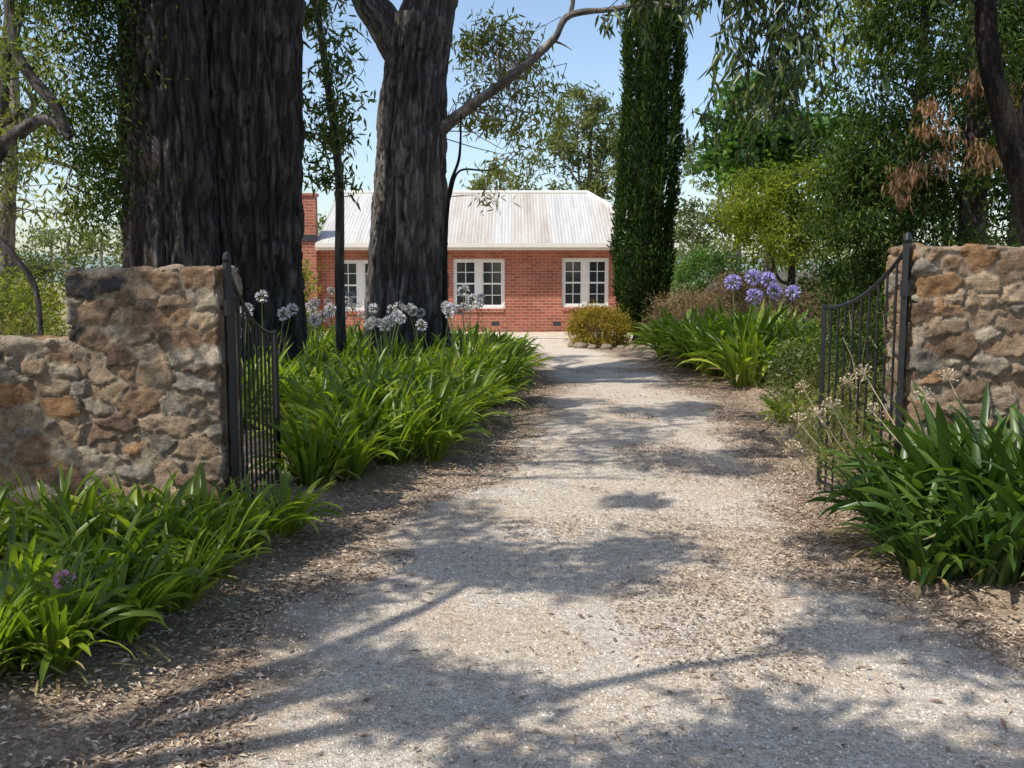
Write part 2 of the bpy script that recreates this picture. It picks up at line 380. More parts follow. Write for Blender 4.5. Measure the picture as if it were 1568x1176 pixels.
# ------------------------------------------------------------------ stone work
PAL = np.array([[.4, .29, .19], [.28, .18, .11], [.27, .235, .19], [.37, .215, .11], [.075, .07, .068], [.33, .25, .175], [.2, .135, .09], [.44, .36, .265], [.31, .21, .135]])
PW = np.array([3.4, 2.3, 1.7, 1.2, .5, 2.2, 1.4, 2.0, 2.]); PW /= PW.sum()
def stone_box(name, L, T, H, loc, seed, bendf=None, res=.0125, topslope=0):
    r = np.random.default_rng(seed)
    h = np.array([L/2, T/2, H/2]); nn = [max(4, int(2*a/res)) for a in h]
    b = MB(); Vs = []; Fs = []; off = 0
    for ax in range(3):
        o1, o2 = [i for i in range(3) if i != ax]
        for sg in (-1, 1):
            if ax == 2 and sg == -1: continue
            A, C = np.meshgrid(np.linspace(-h[o1], h[o1], nn[o1]), np.linspace(-h[o2], h[o2], nn[o2]), indexing='ij')
            P = np.zeros(A.shape+(3,)); P[..., o1] = A; P[..., o2] = C; P[..., ax] = sg*h[ax]
            Vs.append(P.reshape(-1, 3)); Fs.append(grid_faces(*A.shape)+off); off += A.size
    P = np.concatenate(Vs)
    rc = .025
    q = np.maximum(np.abs(P)-(h-rc), 0)*np.sign(P); q[:, 2] = np.where(P[:, 2] < 0, 0, q[:, 2])
    dr = unit(q); Pr = P-q+dr*rc
    sp = np.array([.19, .19, .115])
    g = np.stack(np.meshgrid(*[np.arange(-a-s, a+s, s) for a, s in zip(h, sp)], indexing='ij'), -1).reshape(-1, 3)
    g[:, 0] += ((np.round(g[:, 2]/sp[2]).astype(int)) % 2)*sp[0]*.5
    g = g+(r.random(g.shape)-.5)*sp*1.0
    g = g[r.random(len(g)) < .8]
    met = np.array([1, 1, 1.7]); wts = r.random(len(g))*.06
    warp = np.stack([vnoise(P*9+seed, 31), vnoise(P*9+seed, 32), vnoise(P*9+seed, 33)], -1)-.5
    w2 = np.stack([vnoise(P*35+seed, 34), vnoise(P*35+seed, 35), vnoise(P*35+seed, 36)], -1)-.5
    Q = P+warp*.05+w2*.022
    D = np.zeros((len(P), 2)); I = np.zeros(len(P), int)
    for s in range(0, len(P), 6000):
        dq = np.abs((Q[s:s+6000, None]-g[None])*met)
        d = (dq**3).sum(2)**(1/3.)-wts[None]
        i2 = np.argpartition(d, 1, axis=1)[:, :2]; dv = np.take_along_axis(d, i2, 1)
        sw = dv[:, 0] > dv[:, 1]; i0 = np.where(sw, i2[:, 1], i2[:, 0])
        D[s:s+6000] = np.sort(dv, 1); I[s:s+6000] = i0
    e = D[:, 1]-D[:, 0]+(vnoise(P*25, 38)-.5)*.014
    joint = sm(.01, .02, e)
    pr = r.random(len(g))*.014; tilt = r.normal(size=(len(g), 3))*.1
    rel = np.sum((Q-g[I])*tilt[I], 1)
    fine = (fbm(P*20+seed, 41, 4)-.5)*.034
    disp = joint*(.01+pr[I]+np.clip(rel, -.012, .012))+fine*(.35+.65*joint)-.014
    Vn = Pr+dr*disp[:, None]
    if topslope: Vn[:, 2] += np.where(P[:, 2] > 0, topslope*P[:, 0], 0)
    colr = PAL[r.choice(len(PAL), len(g), p=PW)]*(.8+.4*r.random((len(g), 1)))
    mort = np.array([.35, .28, .2])
    jc = sm(.006, .018, e)[:, None]
    C = mort*(1-jc)+colr[I]*jc
    if bendf is not None: Vn = bendf(Vn)
    b.add(Vn, np.concatenate(Fs), 0, np.concatenate([C, np.ones((len(C), 1))], 1))
    return b.obj(name, [stone_mat], True, loc=loc)
stone_box('stone_gate_pillar', .93, .52, 1.68, (-2.285, 6.32, .81), 5, topslope=.02)
stone_box('stone_gate_pillar', 1.15, .52, 1.82, (3.075, 6.32, .88), 9)
def bend(V):
    s = -V[:, 0]+1.5; t = V[:, 1]
    R = 2.2; a = np.minimum(s/R, 1.35); ex = np.maximum(s-R*1.35, 0)
    dx = -np.sin(a)*R-np.cos(a)*ex; dy = -(1-np.cos(a))*R-np.sin(a)*ex
    return np.stack([dx-np.sin(a)*t, dy+np.cos(a)*t, V[:, 2]+.02*np.sin(s*3)], -1)
stone_box('stone_wall', 3.0, .44, 1.26, (-2.70, 6.27, .57), 15, bend, res=.016)
stone_box('stone_wall', 2.6, .44, 1.60, (4.95, 6.4, .76), 17, None, res=.025)

# ------------------------------------------------------------------ iron gates
def gate(name, hx, hy, fx, fy, zh, zf, n, zb=.08):
    b = MB()
    d = np.array([fx-hx, fy-hy])
    def P(t, z): return np.array([hx+d[0]*t, hy+d[1]*t, z])
    def top(t): return zf+(zh-zf)*(1-t)**2.2
    tube(b, [P(0, 0), P(0, zh+.03)], [.028]*2, 4, 2); tube(b, [P(1, zb-.04), P(1, zf+.02)], [.018]*2, 4, 2)
    for i in range(1, n):
        t = i/n; tube(b, [P(t, zb-.03), P(t, top(t)-.01)], [.0085, .0085], 8, 2)
    T = np.linspace(0, 1, 24)
    tube(b, [P(t, top(t)) for t in T], [.015]*24, 6, 60)
    for z in (zb, zb+.12): tube(b, [P(0, z), P(1, z)], [.012, .012], 4, 2)
    tube(b, [P(0, zh+.02), P(0, zh+.05), P(0, zh+.085), P(0, zh+.1)], [.02, .03, .02, .002], 10, 10)
    for z in (.3, zh-.25):
        q = P(0, z); tube(b, [q, q+np.array([-.1 if hx < 0 else .1, 0, 0])], [.016, .016], 6, 2)
        tube(b, [q-np.array([0, 0, .05]), q+np.array([0, 0, .05])], [.034, .034], 8, 2)
    tube(b, [P(.97, .02), P(.97, .55)], [.008, .008], 6, 2)
    return b.obj(name, [iron])
gate('iron_gate', -1.77, 6.12, -1.765, 7.3, 1.66, 1.19, 11)
gate('iron_gate', 2.45, 6.12, 2.31, 7.25, 1.78, 1.38, 10)

# ------------------------------------------------------------------ agapanthus
def strap(b, n, rad, H, W, m_green, m_dry, dry=.06, spread=1., r=rng):
    K = 8
    ph = r.random(n)*2*math.pi; rr = rad*np.sqrt(r.random(n))
    bx, by = rr*np.cos(ph), rr*np.sin(ph)
    ph = ph+r.normal(size=n)*.5
    L = H*(.65+.65*r.random(n))
    e0 = np.radians(88-34*spread*r.random(n)); cv = np.radians(15+100*r.random(n)**1.3)*spread
    isdry = r.random(n) < dry; e0 = np.where(isdry, np.radians(10+50*r.random(n)), e0); cv = np.where(isdry, np.radians(60+50*r.random(n)), cv)
    L = np.where(isdry, L*.75, L)
    tt = np.linspace(0, 1, K+1)
    el = e0[:, None]-cv[:, None]*tt[None]**1.7
    st = L[:, None]/K
    hx = np.cumsum(np.cos(el)*st, 1)-np.cos(el[:, :1])*st; hz = np.cumsum(np.sin(el)*st, 1)-np.sin(el[:, :1])*st
    cp, spn = np.cos(ph)[:, None], np.sin(ph)[:, None]
    sway = (r.normal(size=(n, 1))*.06)*tt[None]**2
    C = np.stack([bx[:, None]+hx*cp-sway*spn, by[:, None]+hx*spn+sway*cp, np.maximum(hz, .01)], -1)
    wp = np.interp(tt, [0, .15, .5, .8, .93, 1], [.5, .7, 1, .88, .62, .06])
    w = (W*(.7+.5*r.random(n))*np.where(isdry, .5, 1))[:, None]*wp[None]*.5
    tw = (r.normal(size=(n, 1))*.6)*tt[None]
    S = np.stack([-spn*np.cos(tw), cp*np.cos(tw), np.sin(tw)], -1)
    Nn = np.stack([-np.sin(el)*cp, -np.sin(el)*spn, np.cos(el)], -1)
    V = np.stack([C+S*w[..., None]+Nn*w[..., None]*.35, C, C-S*w[..., None]+Nn*w[..., None]*.35], 2)
    V = V.reshape(-1, 3)
    V[:, 2] = np.maximum(V[:, 2], .012)
    k = np.arange(n)[:, None, None]*(3*(K+1)); i = np.arange(K)[None, :, None]*3
    q = np.array([[0, 1, 4, 3], [1, 2, 5, 4]])
    F = (k[..., None]+i[..., None]+q[None, None])
    Fg = F[~isdry].reshape(-1, 4); Fd = F[isdry].reshape(-1, 4)
    b.add(V, Fg, m_green)
    if len(Fd):
        b.F.append(Fd+b.n-len(V)); b.M.append(np.full(len(Fd), m_dry))
def flower(b, H, r, ms, mf, rad=.058, nf=44, l=None):
    a = r.random()*6.28; l = .1+.15*r.random() if l is None else l
    top = np.array([math.cos(a)*l, math.sin(a)*l, H])
    tube(b, [(top[0]*.1, top[1]*.1, 0), (top[0]*.4, top[1]*.4, H*.5), top], [.006, .005, .004], 5, 6, ms)
    D = unit(r.normal(size=(nf, 3))+np.array([0, 0, .3]))
    add_diamonds(b, top+D*rad*.1, D, rad*.8, .004, ms)
    for k in range(3):
        D2 = unit(D+r.normal(size=D.shape)*.35)
        add_diamonds(b, top+D*rad*.65, D2, rad*.6, .013, mf)
variants = []
for i in range(9):
    b = MB(); r = np.random.default_rng(100+i)
    strap(b, 92, .15, .6, .046, 0, 1, .17, 1., r)
    if i in (1, 4, 7):
        for k in range(1+i % 3): flower(b, .84+.22*r.random(), r, 2, 3)
    variants.append(b.mesh('agapanthus_plant', [aga_leaf, aga_dry, stem_green, aga_flower], True))
dvars = []
for i in range(3):
    b = MB(); r = np.random.default_rng(200+i)
    strap(b, 112, .16, .62, .05, 0, 1, .14, 1., r)
    dvars.append(b.mesh('agapanthus_plant', [aga_dark, aga_dry], True))
b = MB(); r = np.random.default_rng(300); strap(b, 82, .15, .6, .044, 0, 1, .1, 1., r)
flower(b, 1.12, r, 2, 4, .085, 80, .1); flower(b, .96, r, 2, 4, .085, 80, .2)
pvars = [b.mesh('agapanthus_plant', [aga_leaf, aga_dry, stem_green, aga_flower, aga_purple], True)]
b = MB(); r = np.random.default_rng(301); strap(b, 60, .12, .5, .042, 0, 1, .1, 1., r)
flower(b, .5, r, 2, 4, .055, 50, .2)
kvars = [b.mesh('agapanthus_plant', [aga_leaf, aga_dry, stem_green, aga_flower, pink_petal], True)]
def plant(x, y, s, vs, k=None):
    k = rng.integers(len(vs)) if k is None else k
    o = bpy.data.objects.new('agapanthus_plant', vs[k]); scn.collection.objects.link(o)
    z = float(hgt(np.array([x]), np.array([y]))[0])
    o.location = (x, y, z-.02); o.scale = (s, s, s*(.9+.2*rng.random())); o.rotation_euler = (0, 0, rng.random()*6.28)
NF = [0, 2, 3, 5, 6, 8]; FL = [1, 4, 7]
for x, y, s in [(-2.05, 3.6, .66), (-1.82, 3.75, .6), (-2.0, 4.0, .68), (-1.72, 4.15, .68), (-2.3, 4.35, .74), (-1.95, 4.5, .76), (-1.62, 4.55, .7), (-2.2, 4.9, .76), (-1.85, 5.0, .74),
                (-1.57, 5.0, .62), (-2.5, 5.2, .74), (-2.1, 5.4, .7), (-1.8, 5.45, .66), (-1.54, 5.5, .64), (-2.75, 4.8, .74), (-1.42, 5.95, .66),
                (-1.5, 7.3, .88), (-1.27, 7.5, .82), (-1.6, 7.9, 1.0), (-1.35, 8.0, 1.0),
                (-.98, 8.1, .95), (-.72, 8.35, .9), (-1.15, 8.6, 1.1), (-.8, 8.85, 1.05), (-.65, 9.3, 1.0), (-1.05, 9.4, 1.1), (-1.5, 8.9, 1.1), (-1.4, 9.7, 1.1), (-1.9, 9.2, 1.1),
                (3.0, 10.6, .6), (2.9, 9.3, .35)]:
    plant(x, y, s, variants, NF[rng.integers(6)])
plant(-1.9, 3.75, .7, kvars, 0)
for y in np.arange(10.0, 18.5, .65):
    xe = float(np.interp(y, LY, LX))-.42
    for k in range(7):
        x = xe-k*.52+rng.normal()*.1
        if (x+3.4)**2+(y-12.9)**2 < .7 or (x+1.6)**2+(y-15)**2 < .8: continue
        plant(x, y+rng.normal()*.12, (.95 if k else .85)+.3*rng.random(), variants, FL[rng.integers(3)] if (k > 0 and y > 10.5 and rng.random() < .66) else NF[rng.integers(6)])
for y in np.arange(14.2, 19, .65):
    xe = float(np.interp(y, RY, RX))+.45
    for k in range(4):
        plant(xe+k*.5+rng.normal()*.08, y+rng.normal()*.1, 1.3+.35*rng.random(), variants, NF[rng.integers(6)])
plant(3.45, 15.0, 1.45, pvars, 0); plant(3.85, 15.2, 1.3, pvars, 0); plant(4.3, 16.0, 1.35, pvars, 0)
for x, y, s in [(2.2, 5.05, .8), (2.5, 4.95, 1.0), (2.85, 5.1, 1.2), (3.15, 5.2, 1.25), (2.3, 5.5, 1.0), (2.65, 5.55, 1.25), (3.0, 5.65, 1.3), (2.45, 5.8, 1.1), (2.85, 4.75, 1.0), (3.15, 4.7, 1.0)]:
    plant(x, y, s, dvars)

b = MB(); r = np.random.default_rng(5)
heads = [(2.08, 5.75, 1.03), (1.88, 5.7, .84), (2.42, 5.7, .9), (2.2, 5.9, .78), (2.0, 6.3, .7), (2.6, 5.8, 1.0), (1.95, 6.6, .62), (2.25, 6.5, .9), (1.8, 6.2, .5), (2.1, 7.0, .8)]
for (tx, ty, tz) in heads:
    x0, y0 = tx+.3+.15*r.random(), ty+.1*r.normal()
    tube(b, [(x0, y0, .02), ((x0+tx)/2+.06, y0, tz*.5), (tx, ty, tz)], [.006, .0045, .003], 5, 7, 0)
    D = unit(r.normal(size=(34, 3))+np.array([-.2, 0, .8]))
    add_diamonds(b, np.repeat([[tx, ty, tz]], 34, 0), D, .06, .004, 0)
    add_diamonds(b, np.array([tx, ty, tz])+D*.052, unit(D+r.normal(size=D.shape)*.5), .016, .012, 0)
b.obj('dry_seed_stalks', [stem_dry])
b = MB()
for k in range(5):
    t = .1+.8*rng.random(); p = [(2.45-.14*t, 6.12+1.13*t, .05)]
    for z in (.4, .8, 1.2, 1.5): p.append((p[0][0]+rng.normal()*.03, p[0][1]+rng.normal()*.1, z*(.75+.25*rng.random())))
    Q = tube(b, p, [.003]*5, 4, 14, 0)
    C = np.repeat(Q[2:], 4, 0)+rng.normal(size=(48, 3))*.02
    add_leaves(b, C, rng.normal(size=C.shape), .032, .022, 1, .1)
b.obj('climbing_vine', [twig, leaf_con])
b = MB()
crown(b, (2.8, 8.6, .5), (.5, .8, .4), 40, 60, .06, .014, .16, .0, 1, 0, [(2.8, 8.6, 0)], .006)
crown(b, (2.35, 6.7, .4), (.3, .6, .3), 26, 50, .06, .012, .12, .0, 1, 0, [(2.4, 6.8, 0)], .005)
b.obj('wispy_shrub', [twig, leaf_euc_pale])

# ------------------------------------------------------------------ trees
def limb(b, pts, rad, m=0, sides=10, rings=24, amp=.012, seed=1):
    P = tube(b, pts, rad, sides, rings, m, amp, 3, 1.5, seed); return list(P)

b = MB()
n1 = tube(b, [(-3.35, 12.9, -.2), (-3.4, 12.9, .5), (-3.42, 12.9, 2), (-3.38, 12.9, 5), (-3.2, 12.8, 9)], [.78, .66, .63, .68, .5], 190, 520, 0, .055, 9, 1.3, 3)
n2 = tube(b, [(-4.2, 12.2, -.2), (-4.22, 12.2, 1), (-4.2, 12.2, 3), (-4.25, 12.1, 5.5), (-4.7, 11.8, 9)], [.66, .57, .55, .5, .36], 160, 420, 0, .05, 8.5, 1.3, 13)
nodes = list(n1[300:])+list(n2[260:])
for e in [(-6.5, 10, 11), (-1, 13, 11.5), (-3.2, 16, 12), (-6, 14, 12), (-2, 10, 11.5)]:
    nodes += limb(b, [nodes[40 if e[0] > -4 else -30], ((e[0]-3.6)/2, (e[1]+12.6)/2, 9.6), e], [.26, .16, .05])
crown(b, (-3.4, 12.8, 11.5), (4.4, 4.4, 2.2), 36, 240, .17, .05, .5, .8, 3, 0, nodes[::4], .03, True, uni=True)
crown(b, (-4.95, 12.0, 4.3), (.65, .7, 2.4), 62, 200, .09, .024, .38, 1.0, 2, 0, n2[::12], .012)
crown(b, (-5.0, 12.3, 5.6), (1.0, .9, 1.2), 24, 180, .09, .024, .4, 1.0, 2, 0, n2[::12], .012)
b.obj('ironbark_tree', [bark_dark, leaf_euc, leaf_con, leaf_shade], True)

b = MB()
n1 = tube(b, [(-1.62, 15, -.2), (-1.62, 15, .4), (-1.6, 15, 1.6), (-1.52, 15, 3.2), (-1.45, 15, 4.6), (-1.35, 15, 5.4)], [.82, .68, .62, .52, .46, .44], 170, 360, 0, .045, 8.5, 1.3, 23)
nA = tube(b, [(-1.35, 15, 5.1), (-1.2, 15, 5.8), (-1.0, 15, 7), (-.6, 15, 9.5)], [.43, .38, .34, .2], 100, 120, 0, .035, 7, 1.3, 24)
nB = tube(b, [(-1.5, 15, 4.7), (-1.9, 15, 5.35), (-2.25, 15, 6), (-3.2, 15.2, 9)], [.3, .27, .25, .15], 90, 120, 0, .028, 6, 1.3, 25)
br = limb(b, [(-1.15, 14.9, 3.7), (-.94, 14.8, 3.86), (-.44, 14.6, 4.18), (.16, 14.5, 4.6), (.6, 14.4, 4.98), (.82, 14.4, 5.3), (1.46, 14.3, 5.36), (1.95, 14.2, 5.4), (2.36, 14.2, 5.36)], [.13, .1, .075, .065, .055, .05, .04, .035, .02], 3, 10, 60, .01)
limb(b, [(.82, 14.4, 5.28), (.86, 14.4, 5.6), (.75, 14.4, 6.2)], [.04, .035, .02], 3)
limb(b, [(.55, 14.4, 4.95), (.72, 14.4, 4.9), (.85, 14.4, 4.82)], [.03, .02, .01], 3)
nodes = list(nA[40:])+list(nB[40:])
for e in [(2, 14, 10.5), (-4.5, 16, 11), (-.5, 18, 11), (-2, 13, 11)]:
    nodes += limb(b, [nodes[30], ((e[0]-1)/2, (e[1]+15)/2, 9), e], [.18, .12, .04])
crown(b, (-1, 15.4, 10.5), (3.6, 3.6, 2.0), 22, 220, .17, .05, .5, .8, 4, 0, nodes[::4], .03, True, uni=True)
crown(b, (0.0, 16.2, 4.4), (.8, .9, .85), 34, 40, .16, .034, .3, 1.2, 2, 3, np.array(br)[::3], .01)
crown(b, (-.25, 16.2, 5.2), (.7, .6, .5), 26, 40, .16, .034, .3, 1.2, 2, 3, np.array(br)[::3], .01)
b.obj('stringybark_tree', [bark_grey, leaf_euc, leaf_euc_pale, bark_pale, leaf_shade], True)

b = MB()
n1 = limb(b, [(-2.4, 13.8, 0), (-2.42, 13.8, 1.5), (-2.4, 13.8, 3), (-2.55, 13.8, 4.4), (-2.7, 13.8, 5.6), (-2.9, 13.8, 7)], [.08, .07, .06, .05, .04, .02], 0, 12, 50, .006)
crown(b, (-2.6, 13.7, 4.6), (.5, .5, 1.3), 30, 50, .16, .036, .26, 1.0, 1, 0, n1[20:], .01)
crown(b, (-2.5, 13.7, 3.2), (.4, .4, .5), 10, 40, .16, .034, .22, 1.0, 1, 0, n1[20:], .01)
b.obj('eucalyptus_sapling', [bark_grey, leaf_euc], True)
b = MB()
n1 = limb(b, [(-.95, 14.2, 0), (-.98, 14.2, 1.2), (-.95, 14.2, 2.2), (-.88, 14.2, 2.9), (-.75, 14.2, 3.3), (-.72, 14.2, 3.9)], [.04, .035, .03, .026, .02, .01], 0, 8, 50, .003)
n2 = limb(b, [(-.9, 14.2, 2.7), (-.75, 14.2, 3.1), (-.3, 14.2, 3.12), (.1, 14.2, 3.35)], [.02, .016, .012, .006], 0, 6, 30, .002)
crown(b, (-.1, 14.2, 3.0), (.5, .4, .35), 9, 26, .14, .026, .2, 1.4, 1, 0, n2, .005)
b.obj('eucalyptus_sapling', [bark_black, leaf_euc_pale], True)

b = MB()
n1 = limb(b, [(4.75, 8.2, -.1), (4.5, 8.1, 1.2), (4.2, 8, 2.1), (3.95, 8, 2.8), (3.78, 8, 3.35), (3.72, 8, 3.9), (3.5, 7.8, 5.2), (3.0, 7.5, 6.4)], [.2, .15, .115, .095, .085, .08, .07, .04], 0, 16, 80, .01)
n3 = limb(b, [(4.3, 8.05, 1.9), (4.1, 8, 2.5), (4.16, 8, 3.2), (4.4, 8, 4.2), (4.6, 8, 6)], [.1, .075, .07, .06, .03], 0, 12, 40, .008)
n4 = limb(b, [(3.6, 7.85, 4.6), (3.0, 7.8, 4.35), (2.4, 7.9, 4.15), (1.9, 8.0, 4.0), (1.4, 8, 3.98), (.9, 8, 3.9)], [.05, .04, .03, .02, .012, .006], 0, 8, 40, .003)
r = np.random.default_rng(77)
for k in range(80):
    i = r.integers(3, 40); s = n4[i]; right = s[0] > 1.55
    if not right and r.random() < .5: continue
    ln = (.4+1.05*r.random()) if right and s[0] < 2.5 else .12+.3*r.random()
    p = [s, s+np.array([r.normal()*.1, r.normal()*.25, -.05]), s+np.array([r.normal()*.15, r.normal()*.35, -ln*.6]), s+np.array([r.normal()*.18, r.normal()*.4, -ln])]
    Q = tube(b, p, [.006, .005, .0035, .002], 4, 12, 0)
    C = np.repeat(Q[3:], 5 if right else 3, 0); C = C+r.normal(size=C.shape)*.03
    D = r.normal(size=C.shape)*.45+np.array([0, 0, -1.])
    add_leaves(b, C, D, .14*(.7+.5*r.random(len(C))), .028, 1, .15)
crown(b, (3.5, 8.4, 4.7), (1.2, 1.0, .8), 24, 60, .13, .028, .35, 1.2, 1, 0, n1[50:], .01)
crown(b, (3.9, 7.5, 6.6), (3.0, 3.2, 1.3), 20, 200, .16, .045, .42, .8, 2, 0, n1[60:]+n4, .02, True, uni=True)
b.obj('eucalyptus_tree', [bark_black, leaf_spray_backlit, leaf_shade], True)

# trees left of the camera, beyond the frame, whose crowns hang over the drive
def shade_tree(x, y, cxx, cyy, H, R, ncl, nl, seed, cr=.42, low=0):
    b = MB()
    n1 = list(tube(b, [(x, y, -.1), (x+(cxx-x)*.15, y+(cyy-y)*.15, H*.3), (x+(cxx-x)*.6, y+(cyy-y)*.6, H*.65), (cxx, cyy, H)], [.36, .26, .15, .06], 40, 60, 0, .03, 5, 1.3, seed))
    nodes = n1[30:]
    for k in range(7):
        a = k*.9+seed; e = np.array([cxx+R*.75*math.cos(a), cyy+R*.75*math.sin(a), H*(.97+.12*math.sin(k*2.))])
        s = n1[30+k*3]; nodes += limb(b, [s, (s+e)/2+np.array([0, 0, .4]), e], [.08, .05, .02])
    crown(b, (cxx, cyy, H), (R, R, R*.4), ncl, nl, .15, .055, cr, .7, 1, 0, nodes[::3], .015, True, uni=True)
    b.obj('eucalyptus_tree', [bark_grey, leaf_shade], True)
shade_tree(-7.2, -1.0, -4.0, 1.6, 5.9, 3.1, 54, 330, 2, .36)
shade_tree(-8.0, 5.6, -4.6, 6.8, 7.8, 3.3, 46, 300, 4, .42)
shade_tree(-5.2, -4.2, -2.0, -1.7, 5.8, 2.9, 44, 330, 6, .36)
shade_tree(-9.5, 2.6, -7.2, 3.4, 7.4, 2.2, 12, 260, 8, .38)

def bg_tree(name, x, y, H, crowns, bark, leaf, r0=.2, ncl=40, nl=60, L=.2, W=.045, cr=.6, simple=True, lean=0., droop=.6):
    b = MB()
    n1 = limb(b, [(x, y, -.1), (x+lean*.3, y, H*.3), (x+lean*.7, y, H*.6), (x+lean, y, H)], [r0, r0*.8, r0*.55, r0*.15], 0, 12, 40, .02)
    nodes = n1[10:]
    for c in crowns:
        s = nodes[min(len(nodes)-1, 5+rng.integers(15))]
        nodes = nodes+limb(b, [s, (np.array(s)+np.array(c[:3]))/2+rng.normal(size=3)*.2, c[:3]], [r0*.45, r0*.3, r0*.1], 0, 7, 14, .01)
    for c in crowns:
        crown(b, c[:3], c[3:6], int(ncl*(c[6] if len(c) > 6 else 1)), nl, L, W, cr, droop, 1, 0, nodes[::2], r0*.08, simple)
    return b.obj(name, [bark, leaf], True)
bg_tree('eucalyptus_tree', -8.9, 16, 8, [(-8.3, 16, 5.6, 1.6, 1.5, 1.2), (-7.2, 16, 6.6, 1.4, 1.2, 1.0), (-9.4, 16, 4.0, 1.4, 1.3, 1.0), (-7.6, 15.5, 3.6, .9, 1, .6, .5)], bark_grey, leaf_euc_pale, .18, 18, 48, .18, .04, .38, lean=1.2, droop=1)
bg_tree('eucalyptus_tree', -12.5, 24, 9, [(-12, 24, 6.5, 2.4, 2, 1.6), (-10.5, 24, 4.2, 1.9, 2, 1.4), (-13.5, 24, 4, 2, 2, 1.3)], bark_pale, leaf_euc_pale, .25, 22, 60, .24, .06, .55, lean=.8, droop=1)
b = MB()
n1 = limb(b, [(-7.2, 11.3, -.1), (-6.9, 11.3, 1.2), (-6.3, 11.3, 2.2), (-5.9, 11.3, 2.9), (-5.5, 11.2, 3.22), (-5.2, 11.2, 3.35), (-4.95, 11.2, 3.15)], [.15, .12, .1, .085, .075, .06, .045], 0, 12, 70, .015)
n2 = limb(b, [(-5.0, 11.2, 3.2), (-5.1, 11.2, 3.5), (-5.5, 11.2, 4.1), (-5.6, 11.2, 5.2)], [.075, .07, .06, .04], 0, 10, 30, .01)
limb(b, [(-6.2, 11.3, 2.3), (-5.7, 11.0, 2.0), (-5.35, 11, 1.5), (-5.3, 11, .8)], [.06, .045, .035, .03], 0, 8, 30, .01)
crown(b, (-5.9, 11.2, 3.6), (.9, .7, 1.1), 16, 40, .13, .028, .3, 1, 1, 0, n1[30:]+n2, .01)
b.obj('gnarled_tree', [bark_grey, leaf_euc], True)
def shrub(name, x, y, rx, ry, h, ncl, nl, L, W, cr, mat, droop=0., bark=None, zc=None):
    b = MB(); zc = h*.5 if zc is None else zc
    crown(b, (x, y, zc), (rx, ry, h-zc), ncl, nl, L, W, cr, droop, 1, 0, [(x, y, 0)], .015, True, .45)
    return b.obj(name, [bark or twig, mat], True)
shrub('wattle_shrub', -8.3, 15, 1.3, 1.2, 2.0, 60, 110, .1, .028, .33, leaf_yel)
shrub('wattle_shrub', -6.6, 12.5, 1.0, .9, 1.5, 50, 110, .1, .028, .3, leaf_euc_pale)
shrub('wattle_shrub', -5.9, 17.5, .8, 1, 2.4, 56, 110, .1, .028, .32, leaf_yel)
shrub('wattle_shrub', -4.55, 19.5, .55, .7, 2.3, 45, 110, .1, .028, .28, leaf_yel)
shrub('garden_shrub', -4.4, 17.5, 1.2, .8, 1.0, 50, 110, .1, .028, .3, leaf_dec)
shrub('garden_shrub', -14.5, 27, 2.2, 1.2, 2.6, 60, 110, .16, .05, .5, leaf_euc_far)

# ------------------------------------------------------------------ cypress
b = MB()
def cr_(z): return .7*np.interp(z, [.15, .5, 1.2, 2.5, 5, 8, 10, 11.3], [.32, .6, .82, .96, 1, .85, .5, .02])
def cx(z): return 3.05+.035*z
zs = np.linspace(.25, 11.2, 40)
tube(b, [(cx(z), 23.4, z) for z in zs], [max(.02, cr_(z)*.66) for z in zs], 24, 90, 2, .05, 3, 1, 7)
tube(b, [(3.02, 23.4, -.1), (3.05, 23.4, .3), (3.07, 23.4, .9)], [.2, .14, .12], 14, 12, 0, .02, 3, 1, 4)
n = 46000; z = .25+10.9*rng.random(n); th = rng.random(n)*6.283
lump = fbm(np.stack([np.cos(th)*3.8, np.sin(th)*3.8, z*1.1], -1), 51, 3)
R = cr_(z)*(.5+.85*lump+.07*rng.normal(size=n))
C = np.stack([cx(z)+R*np.cos(th), 23.4+R*np.sin(th), z], -1)
D = np.stack([np.cos(th)*.4, np.sin(th)*.4, np.ones(n)], -1)+rng.normal(size=(n, 3))*.35
add_diamonds(b, C, D, .07+.1*rng.random(n), .042, 1)
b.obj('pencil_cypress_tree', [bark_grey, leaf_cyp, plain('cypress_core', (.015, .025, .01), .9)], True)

shrub('golden_shrub', 2.05, 22.6, .72, .6, .95, 90, 260, .045, .022, .2, leaf_gold, zc=.4)
shrub('grevillea_shrub', 3.9, 22.3, .8, .7, 1.25, 80, 200, .06, .016, .24, leaf_rust)
shrub('grevillea_shrub', 5.0, 21.5, 1.1, .8, 1.6, 110, 200, .06, .016, .26, leaf_rust)
shrub('grevillea_shrub', 6.2, 20.5, .9, .8, 1.4, 80, 200, .06, .016, .26, leaf_rust)
shrub('garden_shrub', 5.3, 26, 1.2, .8, 2.3, 70, 140, .1, .04, .3, leaf_dec)
shrub('garden_shrub', 7.4, 22, 1.4, 1, 1.9, 70, 140, .1, .04, .3, leaf_yel)
shrub('garden_shrub', 5.0, 13.2, .9, .9, 1.7, 70, 180, .06, .025, .28, leaf_con)
shrub('garden_shrub', 3.9, 9.8, .65, .8, 1.3, 66, 180, .055, .022, .24, leaf_con)
shrub('garden_shrub', 4.9, 10.5, .9, .9, 1.9, 70, 180, .06, .022, .28, leaf_con)
shrub('garden_shrub', 3.7, 12.2, .45, .6, .8, 40, 130, .065, .024, .2, leaf_euc)
b = MB()
